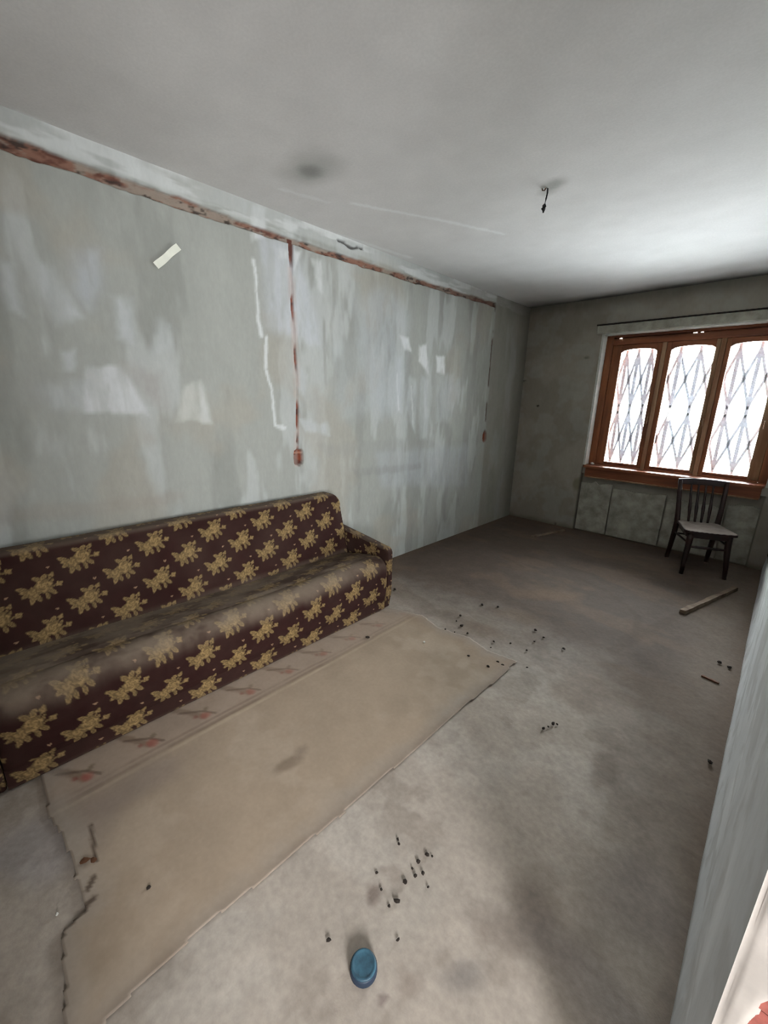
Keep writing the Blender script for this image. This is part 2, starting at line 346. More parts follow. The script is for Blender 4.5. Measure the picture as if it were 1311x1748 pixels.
sk = mix(sk, lin((176, 120, 96)), (1-sstep(.004, .008, np.abs(V-1.097)))); c = mix(c, sk, s1)
c = mix(c, lin((128, 66, 42)), s2)
halo = (1-sstep(.01, .045, np.abs(U-cy)))*(V < 2.45)*(V > 1.0)*sstep(.5, .62, fbm(U, V, 12, 5, seed=26)); c = mix(c, lin((178, 160, 150)), halo*(1-np.clip(amt1, 0, 1))*.5)
# broken plaster edge near the ceiling
cr = 1-sstep(.004, .012, linedist(wu, wv, [wl(576, 410), wl(592, 418), wl(618, 428)])); c = mix(c, lin((70, 68, 66)), cr*.9)
X = -depth-.010*cr+.006*(fbm(U, V, 1.5, o=4, seed=27)-.5)+.0025*(fbm(U, V, 14, 8, o=3, seed=28)-.5)
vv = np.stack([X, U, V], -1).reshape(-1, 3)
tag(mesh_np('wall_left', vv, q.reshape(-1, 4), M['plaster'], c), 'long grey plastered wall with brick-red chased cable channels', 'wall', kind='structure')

# ------------------------------------------------------------------ ceiling
xs = np.arange(-.08, W+.1, .02); ys = np.arange(YF, D+.1, .02)
U, V, q = grid(xs, ys); c = np.zeros(U.shape+(3,)); c[:] = lin((206, 203, 200))
n = fbm(U, V, 1.2, o=4, seed=51); c = mix(c, lin((196, 193, 190)), sstep(.45, .65, n)*.5)
c = mix(c, lin((212, 214, 216)), sstep(2.0, 4.0, V)*.4)
c = mix(c, lin((92, 92, 88)), blob(U, V, .533, 1.484, .085, .07, .2, .8, 3)*.65); c = mix(c, lin((140, 140, 134)), blob(U, V, .55, 1.48, .20, .15, .2, .9, 4)*.5)
c = mix(c, lin((120, 120, 112)), blob(U, V, 1.38, 2.44, .10, .06, -.6, .8, 5)*.6)
for pts, wd, a in [([(480, 322), (560, 345)], .02, .4), ([(600, 346), (750, 375), (860, 400)], .022, .6), ([(400, 345), (560, 395), (700, 440)], .03, .5), ([(30, 190), (170, 255), (300, 300)], .03, .5)]:
    c = mix(c, lin((226, 227, 226)), (1-sstep(wd*.3, wd, linedist(U, V, [hit(*p, 2, H)[:2] for p in pts])+.02*(fbm(U, V, 15, seed=6)-.5)))*a)
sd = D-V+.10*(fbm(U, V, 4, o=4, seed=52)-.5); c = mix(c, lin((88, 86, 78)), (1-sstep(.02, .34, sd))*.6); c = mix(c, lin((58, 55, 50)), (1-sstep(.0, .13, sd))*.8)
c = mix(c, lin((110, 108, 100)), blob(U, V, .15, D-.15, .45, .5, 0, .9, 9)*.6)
Z = .010*(fbm(U, V, 1.0, o=3, seed=53)-.5)
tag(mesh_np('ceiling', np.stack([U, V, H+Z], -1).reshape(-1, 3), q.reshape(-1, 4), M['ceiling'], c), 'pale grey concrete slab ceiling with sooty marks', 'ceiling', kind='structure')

# ------------------------------------------------------------------ window wall
WX0, WX1, WZ0, WZ1, RD = .885, 2.485, .80, 2.225, .28
NX0, NX1, NZ1 = .862, 2.50, .70          # shallow niche under the window
xs = np.unique(np.concatenate([np.arange(-.048, W+.06, .012), [WX0, WX1, NX0, NX0+.006, NX1]]))
zs = np.unique(np.concatenate([np.arange(-.036, H+.05, .012), [WZ0, WZ1, NZ1]]))
U, V, q = grid(xs, zs); c = np.zeros(U.shape+(3,)); c[:] = lin((152, 145, 134))
n = fbm(U, V, 2.5, o=5, seed=61); c = mix(c, lin((136, 129, 118)), sstep(.45, .62, n)*.7)
n = fbm(U, V, 5, o=4, seed=62); c = mix(c, lin((160, 158, 150)), sstep(.52, .66, n)*.4)
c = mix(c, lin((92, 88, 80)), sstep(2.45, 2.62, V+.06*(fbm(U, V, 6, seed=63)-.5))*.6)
wb = lambda px, py: hit(px, py, 1, D)[[0, 2]]
for px, py, ru, rv, col, a in [(918, 693, .02, .012, (40, 36, 32), 1), (1002, 610, .03, .02, (92, 88, 80), .6), (1045, 790, .0, .0, (0, 0, 0), 0), (895, 650, .03, .012, (84, 80, 74), .7), (948, 895, .012, .03, (60, 50, 42), .9), (985, 825, .05, .09, (112, 106, 84), .7)]:
    if ru: p = wb(px, py); c = mix(c, lin(col), blob(U, V, p[0], p[1], ru, rv, 0, .5, 3)*a)
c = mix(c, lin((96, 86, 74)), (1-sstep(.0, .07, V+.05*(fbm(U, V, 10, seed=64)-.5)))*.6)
c = mix(c, lin((78, 72, 64)), (1-sstep(.004, .014, np.abs(U-NX0+.01*(fbm(U, V, 8, seed=65)-.5))))*(V < .78)*.8)
inn = sstep(NX0, NX0+.006, U)*(U <= NX1)*(V < NZ1)
c = mix(c, lin((126, 122, 112)), inn*.6)
Y = D+.035*inn+.006*(fbm(U, V, 3, o=4, seed=66)-.5)+.0025*(fbm(U, V, 18, o=3, seed=67)-.5)
uc = (U[:-1, :-1]+U[1:, 1:])/2; vc = (V[:-1, :-1]+V[1:, 1:])/2
keep = ~((uc > WX0) & (uc < WX1) & (vc > WZ0) & (vc < WZ1))
wall_back = tag(mesh_np('wall_back', np.stack([U, Y, V], -1).reshape(-1, 3), q[keep].reshape(-1, 4)[:, ::-1], M['plaster'], c), 'grey plastered wall around the window', 'wall', kind='structure')
bm = bmesh.new()                         # whitewashed reveal lining the opening
add_box(bm, (WX0-.02, D-.004, WZ0-.02), (WX0, D+RD, WZ1+.02)); add_box(bm, (WX1, D-.004, WZ0-.02), (WX1+.02, D+RD, WZ1+.02))
add_box(bm, (WX0, D-.004, WZ1), (WX1, D+RD, WZ1+.02)); add_box(bm, (WX0, D+.012, WZ0-.06), (WX1, D+RD, WZ0-.02))
bm_obj('window_reveal', bm, M['reveal'], wall_back)
# plaster slabs patched into the niche
for k, (x0, x1, z1, dy) in enumerate([(.875, 1.212, .60, .0), (1.228, 1.742, .57, -.006), (1.758, 2.24, .54, .004), (2.255, 2.49, .58, .0)]):
    pts = [(x0, .012)]; pts += [(x1, .012)]
    m = 9
    pts += [(x1+(x0-x1)*t/m, z1+.05*(float(vnoise(np.array([k*3.7+t*.8]), np.array([2.0]), 3)[0])-.5)) for t in range(m+1)]
    bm = bmesh.new(); add_prism(bm, pts, 1, D+.012+dy, D+.05)
    bm_obj('plaster_panel', bm, M['rawplaster'], wall_back)
# lintel bead and a dark strip added as the shadowed gap above it
trim = tag(box('trim_1', (.815, D-.035, 2.232), (W-.002, D+.01, 2.318), M['rawplaster'], bevel=.006), 'rough plaster lintel strip running above the window', 'lintel', kind='structure')
tag(box('trim_2', (.80, D-.020, 2.322), (W-.002, D+.01, 2.334), M['crumb'], bevel=.003), 'thin dark strip standing for the shadowed gap above the lintel strip', 'shadow gap', kind='structure')

# ------------------------------------------------------------------ window
win = empty('window_1', (0, 0, 0)); tag(win, 'three-light brown wooden window letting in white daylight', 'window', kind='structure')
FY0, FY1 = D+.13, D+.21
FZ0, FZ1 = .80, 2.225
LIGHTS = [(1.045, 1.385), (1.510, 1.872), (1.985, 2.335)]
PZ0, PZ1 = .845, 2.07
box('frame_jamb', (WX0, FY0-.01, FZ0), (.955, FY1, FZ1), M['wood'], win); box('frame_jamb', (2.42, FY0-.01, FZ0), (WX1, FY1, FZ1), M['wood'], win)
box('frame_head', (.955, FY0-.01, 2.125), (2.42, FY1, 2.188), M['woodh'], win); box('frame_head', (.955, FY0-.01, 2.200), (2.42, FY1, FZ1), M['woodh'], win)
gaps = [(1.0, 1.03), (1.665, 1.70), (1.725, 1.75)]; e = .955
for a, b in gaps+[(2.42, 2.42)]:
    if a-e > .004: box('head_strip', (e, FY0+.02, 2.186), (a, FY0+.045, 2.202), M['woodh'], win, 0)
    e = b
for a, b in ((1.428, 1.466), (1.908, 1.948)): box('mullion', (a, FY0-.012, FZ0), (b, FY1, 2.125), M['palewood'], win)
for a, b in ((.945, .985), (1.40, 1.494), (1.880, 1.976), (2.390, 2.43)): box('frame_stop', (a, FY0+.057, FZ0), (b, FY1-.003, 2.13), M['wood'], win, 0)
box('frame_stop', (.95, FY0+.057, 2.10), (2.425, FY1-.003, 2.13), M['woodh'], win, 0)
box('frame_stop', (.95, FY0+.057, .81), (2.425, FY1-.003, .832), M['woodh'], win, 0)
box('bottom_rail', (.955, FY0-.005, FZ0), (2.42, FY1, .815), M['woodh'], win)
for k, ((a, b), (l, r)) in enumerate(zip(LIGHTS, ((.957, 1.426), (1.468, 1.906), (1.950, 2.418)))):
    cs = empty('casement', ((l+r)/2, FY0, PZ0)); cs.parent = win; o = Vector(cs.location)
    def cbox(nm, p, q_, mt, bev=.003):
        return box(nm, Vector(p)-o, Vector(q_)-o, mt, cs, bev)
    mw = M['wood'] if k == 0 else M['palewood']
    cbox('stile', (l, FY0+.004, .817), (a, FY0+.055, 2.123), M['wood']); cbox('stile', (b, FY0+.004, .817), (r, FY0+.055, 2.123), mw)
    cbox('bottom_rail', (a, FY0+.008, .817), (b, FY0+.05, PZ0), M['woodh'])
    pts = [(a-o.x, 2.123-o.z), (a-o.x, 2.045-o.z)]        # top rail cut to a flat arch
    for t in range(1, 12):
        s = t/12; pts.append((a+(b-a)*s-o.x, 2.045+.035*math.sin(math.pi*s)**.4-o.z))
    pts += [(b-o.x, 2.045-o.z), (b-o.x, 2.123-o.z)]
    bm = bmesh.new(); add_prism(bm, pts, 1, FY0+.008-o.y, FY0+.05-o.y); bm_obj('top_rail', bm, M['woodh'], cs)
    cbox('pane', (a-.004, FY0+.026, PZ0-.004), (b+.004, FY0+.030, 2.10), M['glass'], 0)
    bm = bmesh.new(); hx = (b+.03 if k != 2 else b+.03)
    add_box(bm, Vector((hx-.010, FY0-.004, 1.32))-o, Vector((hx+.010, FY0+.006, 1.42))-o)
    add_tube(bm, [Vector((hx, FY0-.03, 1.37))-o, Vector((hx, FY0, 1.37))-o], .006, 8); add_tube(bm, [Vector((hx, FY0-.03, 1.375))-o, Vector((hx, FY0-.03, 1.30))-o], .006, 8)
    bm_obj('handle', bm, M['palewood'], cs)
sill = empty('window_sill', (0, 0, 0)); sill.parent = win
bm = bmesh.new(); add_prism(bm, [(WX0, D+.14), (WX0, D+.0), (WX0-.02, D-.005), (WX0+.01, D-.055), (2.47, D-.055), (2.48, D-.0), (WX1, D+.0), (WX1, D+.14)], 2, .775, .80)
bm_obj('sill_board', bm, M['woodh'], sill)
box('sill_apron', (WX0+.02, D-.022, .672), (2.465, D+.03, .775), M['woodh'], sill)
box('sill_bead', (WX0+.03, D-.032, .662), (2.46, D-.0, .676), M['palewood'], sill, .002)

# outside grille: stacked diamonds around upright bars
gr = empty('window_grille', (1.69, D+.255, .80)); tag(gr, 'grey iron security grille of tall diamonds outside the window', 'grille')
GY = .0; g0 = Vector((1.69, D+.255, .80))
cols = [.955, 1.075, 1.190, 1.315, 1.435, 1.575, 1.745, 1.900, 2.050, 2.205, 2.360]
rows = [(1.415, 1.53, 2.0, 2.05), (.86, .905, 1.365, 1.415)]
midz = [1.765, 1.135]
def gp(x, z): return Vector((x-g0.x, GY, z-g0.z))
def rod(name, pts, r, parent=gr):          # flat-section strap, wide face to the room
    bm = bmesh.new(); add_tube(bm, pts, r*1.2, 4, .3, math.pi/4); return bm_obj(name, bm, M['iron'], parent)
for i, x in enumerate(cols):
    wl_ = (x-cols[i-1])/2 if i else (cols[1]-x)/2; wr_ = (cols[i+1]-x)/2 if i < len(cols)-1 else wl_
    rod('spine', [gp(x, 2.20), gp(x, 2.03)], .014); rod('spine', [gp(x, 1.475), gp(x, 1.42)], .017); rod('spine', [gp(x, .87), gp(x, .81)], .014)
    for (zb, b0, b1, zt), zm in zip(((1.465, 1.53, 2.0, 2.04), (.865, .905, 1.365, 1.43)), midz):
        rod('upright_bar', [gp(x, b0-.01), gp(x, b1+.01)], .018)
        for s, w_ in ((-1, wl_), (1, wr_)):
            rod('diamond_rod', [gp(x, zt), gp(x+s*.012, b1-.01), gp(x+s*(w_-.006), zm+.03), gp(x+s*(w_-.006), zm-.03), gp(x+s*.012, b0+.01), gp(x, zb)], .0125)
        for zz, zz2 in ((b1+.03, b1-.035), (b0-.03, b0+.035)):
            bm = bmesh.new(); add_prism(bm, [(x-g0.x, zz-g0.z), (x-.036-g0.x, zz2-g0.z), (x+.036-g0.x, zz2-g0.z)], 1, -.004, .004); bm_obj('web_plate', bm, M['iron'], gr)
rod('cross_rail', [gp(.90, 2.19), gp(2.47, 2.19)], .008); rod('cross_rail', [gp(.90, .815), gp(2.47, .815)], .008)
bm = bmesh.new(); add_box(bm, gp(1.563, 1.50)+Vector((0, -.02, 0)), gp(1.597, 2.03)+Vector((0, -.008, 0))); lt = bm_obj('latch_bar', bm, M['iron'], gr, bevel=.002)
bm = bmesh.new(); add_box(bm, gp(1.568, 1.33)+Vector((0, -.024, 0)), gp(1.594, 1.475)+Vector((0, -.008, 0))); add_tube(bm, [gp(1.581, 1.45)+Vector((0, -.024, 0)), gp(1.581, 1.45)+Vector((0, -.05, 0))], .010, 8)
tag(bm_obj('latch', bm, M['latch'], gr, bevel=.002), 'pale metal bolt on the grille')
rod('bolt_rod', [gp(1.560, 1.33), gp(1.560, .84)], .006)

# ------------------------------------------------------------------ right wall, doorway and jamb
ys = refine(DOOR1, D+.05, .02, []); zs = refine(-.03, H+.04, .02, [(0, .3, .01)])
U, V, q = grid(ys, zs); c = np.zeros(U.shape+(3,)); c[:] = lin((198, 200, 200))
n = fbm(U, V, 3, 1.5, o=5, seed=71); c = mix(c, lin((184, 186, 186)), sstep(.45, .6, n)*.7)
n = fbm(U, V, 4, 2, o=4, seed=72); c = mix(c, lin((208, 210, 210)), sstep(.52, .65, n)*.6)
n = fbm(U, V, 9, 9, o=5, seed=77); c = mix(c, lin((172, 172, 170)), sstep(.5, .62, n)*.6)
c = mix(c, lin((116, 112, 106)), (1-sstep(.0, .05, V+.04*(fbm(U, V, 9, seed=73)-.5)))*.6)
X = W+.010*(fbm(U, V, 2.0, 2.0, o=4, seed=74)-.5)*sstep(DOOR1, DOOR1+.15, U)-.012*(1-sstep(0, .16, V))
wall_right = tag(mesh_np('wall_right', np.stack([X, U, V], -1).reshape(-1, 3), q.reshape(-1, 4)[:, ::-1], M['plaster'], c), 'blue-grey plastered wall running to the doorway', 'wall', kind='structure')
TW = .25
bm = bmesh.new(); add_box(bm, (W+.02, DOOR1+.03, 0), (W+TW, D+.3, H+.05))
bm_obj('wall_core', bm, M['mortar'], wall_right)
bm = bmesh.new(); add_box(bm, (W, YF-.1, -.02), (W+TW, DOOR0, H+.04)); bm_obj('wall_pier', bm, M['jamb'], wall_right)
bm = bmesh.new(); add_box(bm, (W, DOOR0, DOORH), (W+TW, DOOR1, H+.04)); bm_obj('door_lintel', bm, M['jamb'], wall_right)
# bricks laid bare where the jamb plaster has fallen off
bm = bmesh.new(); add_box(bm, (-.058, -.03, -.032), (.058, .03, .032)); brick0 = bm_obj('brick', bm, M['brick'], wall_right, bevel=.006, seg=1)
first = True
for k in range(10):
    for j in range(2):
        o = brick0 if first else brick0.copy()
        if not first: COL.objects.link(o)
        first = False
        o.location = (W+.078+.127*j-(.0 if k % 2 else .012), DOOR1+.036+.004*((k*7+j*3) % 3-1), .04+k*.076); o.rotation_euler = (0, 0, .02*((k+j) % 3-1))
xs = refine(W-.003, W+TW, .006, []); zs = refine(0, DOORH, .012, [])
U, V, q = grid(xs, zs)
lim = np.interp(V, [0, .45, .62, .672, .717, .80, .9, 1.0], [W+.034, W+.036, W+.036, W+.037, W+.042, W+.10, W+.26, W+.30])+.010*(fbm(U, V, 18, o=3, seed=75)-.5)
Y = DOOR1+.004*(fbm(U, V, 12, o=4, seed=76)-.5)+.012*sstep(-.008, .0, U-lim)
lc = (lim[:-1, :-1]+lim[1:, 1:])/2; keep = ((U[:-1, :-1]+U[1:, 1:])/2 < lc+.002)
Y[0, :] = DOOR1; U[0, :] = W-.012*(1-sstep(0, .16, V[0])); U[1, :] = U[0, :]+.006; Y[1, :] = DOOR1+.002
jm = mesh_np('jamb_plaster', np.stack([U, Y, V], -1).reshape(-1, 3), q[keep].reshape(-1, 4), M['jamb'], None, wall_right)
# wall behind the camera; unseen hall shaped to control light through the doorway
bm = bmesh.new(); add_box(bm, (-.08, YF-.2, -.02), (W+TW, YF, H+.04))
tag(bm_obj('wall_front', bm, M['jamb']), 'grey plastered wall opposite the window', 'wall', kind='structure')
tag(box('floor_2', (W+.02, HY0-.15, -.12), (HX1+.2, HY1+.15, -.012), M['mortar'], bevel=0), 'concrete hall floor beyond the doorway', 'floor', kind='structure')
tag(box('ceiling_2', (W+TW, HY0-.15, HZ), (HX1+.2, HY1+.15, HZ+.15), M['jamb'], bevel=0), 'unseen hall ceiling beyond the doorway, limiting its daylight', 'ceiling', kind='structure')
bm = bmesh.new()
for a, b in (((HX1, HY0, 0), (HX1+.12, HW0, HZ)), ((HX1, HW1, 0), (HX1+.12, HY1, HZ)), ((HX1, HW0, 0), (HX1+.12, HW1, HWZ0)), ((HX1, HW0, HWZ1), (HX1+.12, HW1, HZ))): add_box(bm, a, b)
add_box(bm, (W+TW, HY0-.15, 0), (HX1+.12, HY0, HZ)); add_box(bm, (W+TW, HY1, 0), (HX1+.12, HY1+.15, HZ)); add_box(bm, (W+TW-.02, HY0-.35, 0), (W+TW+.01, HY0, HZ+.15))
tag(bm_obj('wall_hall', bm, M['jamb']), 'unseen pale plastered hall walls with a window opening added for light', 'wall', kind='structure')

# ------------------------------------------------------------------ linoleum sheet
xs = np.arange(.06, 1.70, .008); ys = np.arange(-.62, 2.16, .008)
U, V, q = grid(xs, ys)
out = [(.06, 2.03), (.55, 2.02), (.68, 2.01), (.92, 2.10), (1.10, 2.05), (1.31, 2.10), (1.47, 2.05), (1.645, 2.08), (1.652, 1.93), (1.640, 1.30), (1.628, .685), (1.612, .30), (1.612, .07), (1.64, -.1), (1.64, -.6),
       (1.60, -.6), (1.585, -.06), (1.335, -.035), (1.322, .018), (1.225, .018), (1.136, .018), (1.0, .008), (.893, -.012), (.70, -.005), (.06, -.02)]
d = polydist(U, V, out)+.030*(fbm(U, V, 7, o=5, seed=81)-.5)
c = np.zeros(U.shape+(3,)); c[:] = lin((162, 144, 125))
n = fbm(U, V, 2.2, o=4, seed=82); c = mix(c, lin((148, 131, 113)), sstep(.45, .6, n)*.6)
n = fbm(U, V, 4.5, o=4, seed=83); c = mix(c, lin((172, 155, 137)), sstep(.52, .64, n)*.5)
band = 1-sstep(.865, .88, U+.01*(fbm(U, V, 5, seed=84)-.5)); c = mix(c, lin((156, 138, 124)), band*.6)
wob = .012*(fbm(U*0, V, 6, seed=85)-.5)
for xx, wd, col, a in ((.842, .008, (118, 98, 84), .45), (.872, .012, (110, 92, 78), .55), (.895, .010, (184, 166, 142), .6)):
    c = mix(c, lin(col), (1-sstep(wd*.5, wd*1.3, np.abs(U-xx+wob)))*a*(.5+.5*sstep(.4, .6, fbm(U, V, 6, seed=86))))
for k in range(9):                       # border motif: dark stem ending in a red bloom
    yk = .115+.2365*k; fade = max(.35, 1-.10*k)
    st = linedist(U, V, [(.66, yk-.085), (.735, yk-.035), (.80, yk)]); c = mix(c, lin((118, 98, 82)), (1-sstep(.008, .024, st+.012*(fbm(U, V, 40, seed=k)-.5)))*.75*fade)
    st = linedist(U, V, [(.70, yk-.075), (.76, yk+.01), (.815, yk+.05)]); c = mix(c, lin((92, 74, 62)), (1-sstep(.003, .010, st))*.75*fade)
    c = mix(c, lin((156, 84, 72)), blob(U, V, .795, yk+.008, .030, .024, .6, .6, k)*.72*fade)
    c = mix(c, lin((128, 72, 62)), blob(U, V, .775, yk-.03, .014, .012, .0, .5, k)*.7*fade)
    c = mix(c, lin((96, 82, 62)), blob(U, V, .755, yk+.028, .012, .02, .9, .5, k)*.6*fade)
c = mix(c, lin((112, 96, 80)), blob(U, V, 1.305, .72, .035, .075, -.15, .6, 4)*.65); c = mix(c, lin((122, 108, 96)), blob(U, V, 1.29, .80, .03, .04, .5, .8, 5)*.55)
c = mix(c, lin((128, 114, 106)), blob(U, V, .97, .30, .10, .17, .0, .8, 6)*.55); c = mix(c, lin((134, 120, 112)), blob(U, V, .98, .1, .16, .12, .0, .8, 7)*.6)
c = mix(c, lin((128, 106, 86)), (1-sstep(.0, .25, 2.1-V+.2*(fbm(U, V, 5, seed=87)-.5)))*.6)
c = mix(c, lin((104, 84, 66)), (1-sstep(.0, .035, np.abs(d+.004)))*.6*sstep(.38, .6, fbm(U, V, 5, o=4, seed=92)))
c = mix(c, lin((156, 147, 138)), (1-sstep(.0, .12, -d+.10*(fbm(U, V, 8, o=4, seed=93)-.4)))*.55)
c = mix(c, lin((124, 104, 86)), (1-sstep(.0, .10, 1.66-U+.08*(fbm(U, V, 6, seed=88)-.5)))*.45)
for pts, wd in (([hit(155, 1410, 2, 0)[:2], hit(165, 1470, 2, 0)[:2]], .008), ([hit(150, 1520, 2, 0)[:2], hit(160, 1500, 2, 0)[:2]], .012), ([hit(125, 1570, 2, 0)[:2], hit(160, 1535, 2, 0)[:2]], .014)):
    c = mix(c, lin((70, 54, 42)), (1-sstep(wd*.4, wd, linedist(U, V, pts)+.006*(fbm(U, V, 30, seed=89)-.5)))*.8)
Z = .0045+.0025*(fbm(U, V, 3, o=3, seed=90)-.5)
keep = ((d[:-1, :-1]+d[1:, 1:])/2) < 0
lino = mesh_np('linoleum_sheet', np.stack([U, V, Z], -1).reshape(-1, 3), q[keep].reshape(-1, 4), M['lino'], c)
bm = bmesh.new(); bm.from_mesh(lino.data); bmesh.ops.delete(bm, geom=[v for v in bm.verts if not v.link_faces], context='VERTS'); bm.to_mesh(lino.data); bm.free()
md = lino.modifiers.new('thickness', 'SOLIDIFY'); md.thickness = .002; md.offset = -1
tag(lino, 'worn tan linoleum sheet with faded red flower border in front of the sofa', 'linoleum')

# ------------------------------------------------------------------ sofa
def bouquet(u, v, flip):
    """printed rose bouquet around (0,0), about 0.11 x 0.09 m: (mask, ink 0..1)"""
    u = u/1.26+.004; v = v/1.26; u, v = u*.985+v*.17, v*.985-u*.17
    m = np.zeros(u.shape, bool); ink = np.zeros(u.shape)
    def leaf(cu, cv, ru, rv, rot, tone, lobes=0, amp=0.0, ph=0.0):
        nonlocal m, ink
        cs, sn = math.cos(rot), math.sin(rot); a = (u-cu)*cs+(v-cv)*sn; b = -(u-cu)*sn+(v-cv)*cs
        th = np.arctan2(b/rv, a/ru); rr = np.hypot(a/ru, b/rv); lim = 1+amp*np.sin(lobes*th+ph)
        ins = rr < lim; rim = ins & (rr > lim-.16)
        m |= ins; ink = np.where(ins, tone*(.80+.25*np.cos(rr*8+3*th*(lobes > 0))), ink); ink = np.where(rim, tone*.42, ink)
    leaf(-.046, .016, .020, .008, 2.5, .8); leaf(-.036, .004, .022, .009, 2.9, .85); leaf(-.040, -.006, .020, .008, 3.4, .8); leaf(-.030, -.026, .022, .009, 4.2, .85); leaf(-.014, -.030, .016, .008, 4.9, .75)
    leaf(.004, .034, .018, .008, 2.4, .8); leaf(.024, .036, .012, .008, .5, .9); leaf(.030, -.024, .017, .008, -1.0, .8); leaf(.012, -.034, .014, .007, -1.6, .75)
    leaf(.040, -.006, .016, .0035, .15, .7); leaf(.058, -.006, .011, .010, 0, .95, 4, .18); leaf(.040, .012, .010, .005, .9, .75); leaf(.046, .034, .010, .008, .4, .9, 3, .2); leaf(.034, .022, .014, .0035, .75, .7)
    leaf(-.020, -.006, .021, .019, .3, .9, 6, .16); leaf(.012, .004, .027, .026, 0, 1.0, 7, .10, 1.0); leaf(.013, .006, .015, .014, .5, 1.0, 5, .08)
    return m, ink
def fabric(u, v, dust, pu=.165, pv=.20, u0=.147, v0=.41):
    base = lin((42, 18, 16)); c = np.zeros(u.shape+(3,)); c[:] = base
    c = c*(.85+.3*fbm(u, v, 9, o=3, seed=101))[..., None]
    k = np.round((u-u0)/pu).astype(int)
    for dk in (-1, 0, 1):
        kk = k+dk; off = v0+(kk % 2)*pv/2; r_ = np.round((v-off)/pv)
        lu, lv = u-(u0+kk*pu), v-(off+r_*pv)
        m_, ink = bouquet(lu, lv, 1.0)
        col = lin((146, 120, 80))*ink[..., None]*(.9+.25*fbm(u, v, 60, o=2, seed=102))[..., None]
        c = np.where(m_[..., None], col, c)
        for du, dv in ((.040, .090), (-.040, .108), (.082, .0)):      # sprigs between the bouquets
            if du == .082: continue
            a, b = lu-du, np.abs(lv)-dv; b = lv-dv
            sp = (np.hypot(a/.0065, b/.0045) < 1+.3*np.sin(3*np.arctan2(b, a)))
            c = np.where(sp[..., None], lin((142, 112, 88)), c)
    return mix(c, lin((130, 116, 101)), np.clip(dust, 0, 1))
def sweep(name, prof, ys, mat, colfn, parent, inset=None, step=None):
    """closed outline prof (x,z) swept along y, rounded at both ends, capped with radial fans"""
    prof = np.asarray(prof, float); n = len(prof); cen = prof.mean(0)
    arc = np.concatenate([[0], np.cumsum(np.hypot(*np.diff(np.vstack([prof, prof[:1]]), axis=0).T))])[:n]
    ny = len(ys); P = np.zeros((ny, n, 3))
    nx = np.roll(prof, -1, 0)-np.roll(prof, 1, 0); nrm = np.stack([nx[:, 1], -nx[:, 0]], -1); nrm /= np.linalg.norm(nrm, axis=1)[:, None]+1e-9
    if ((prof-cen)*nrm).sum() < 0: nrm = -nrm
    for k, y in enumerate(ys):
        s = inset(y) if inset else 0.0; pr = prof-nrm*s
        if step is not None: pr = step(y, pr)
        P[k, :, 0] = pr[:, 0]; P[k, :, 2] = pr[:, 1]; P[k, :, 1] = y
    i = np.arange(ny*n).reshape(ny, n); j = np.roll(i, -1, 1)
    Q = [np.stack([i[:-1], i[1:], j[1:], j[:-1]], -1).reshape(-1, 4)]
    V3 = [P.reshape(-1, 3)]; base = ny*n; S = np.tile(arc, (ny, 1)).reshape(-1); cap = [np.zeros(ny*n)]
    ext = []
    for e in (0, ny-1):
        ce = P[e].mean(0); prev = i[e]; m = max(2, int(np.linalg.norm(P[e]-ce, axis=1).max()/.006))
        for t in range(1, m):
            ring = ce+(P[e]-ce)*(1-t/m); V3.append(ring); cur = base+np.arange(n); base += n
            a, b = prev, np.roll(prev, -1); cc, dd = cur, np.roll(cur, -1)
            Q.append(np.stack([a, b, dd, cc], -1)[:, ::(1 if e == 0 else -1)]); prev = cur; ext.append(n)
    V3 = np.concatenate(V3); Q = np.concatenate(Q); iscap = np.zeros(len(V3), bool); iscap[ny*n:] = True
    S = np.concatenate([S, np.zeros(len(V3)-ny*n)])
    return mesh_np(name, V3-np.array(parent.location), Q, mat, colfn(V3, S, iscap), parent)
def path(pts, fine=.0045, coarse=.03, seg_fine=None):
    out = []
    n = len(pts)
    for k in range(n):
        a, b = np.array(pts[k], float), np.array(pts[(k+1) % n], float)
        s = fine if (seg_fine is None or seg_fine[k]) else coarse
        m = max(1, int(round(np.linalg.norm(b-a)/s))); out += [a+(b-a)*t/m for t in range(m)]
    return np.array(out)
def arcpts(cx, cz, r, a0, a1, n): return [(cx+r*math.cos(a), cz+r*math.sin(a)) for a in np.linspace(a0, a1, n)]
SY0, SY1 = -.10, 1.965
sofa = empty('sofa', (.35, .96, .0))
tag(sofa, 'low sofa bed in dark maroon fabric with golden rose bouquets', 'sofa')
def yst(a, b, s=.0045):
    e = np.array([0, .001, .003, .006, .010, .015]); return np.concatenate([a+e, np.arange(a+.019, b-.019, s), b-e[::-1]])
def endround(a, b, r):
    def f(y):
        t = min(y-a, b-y)
        return r-math.sqrt(max(0, r*r-max(0, r-t)**2)) if t < r else 0.0
    return f
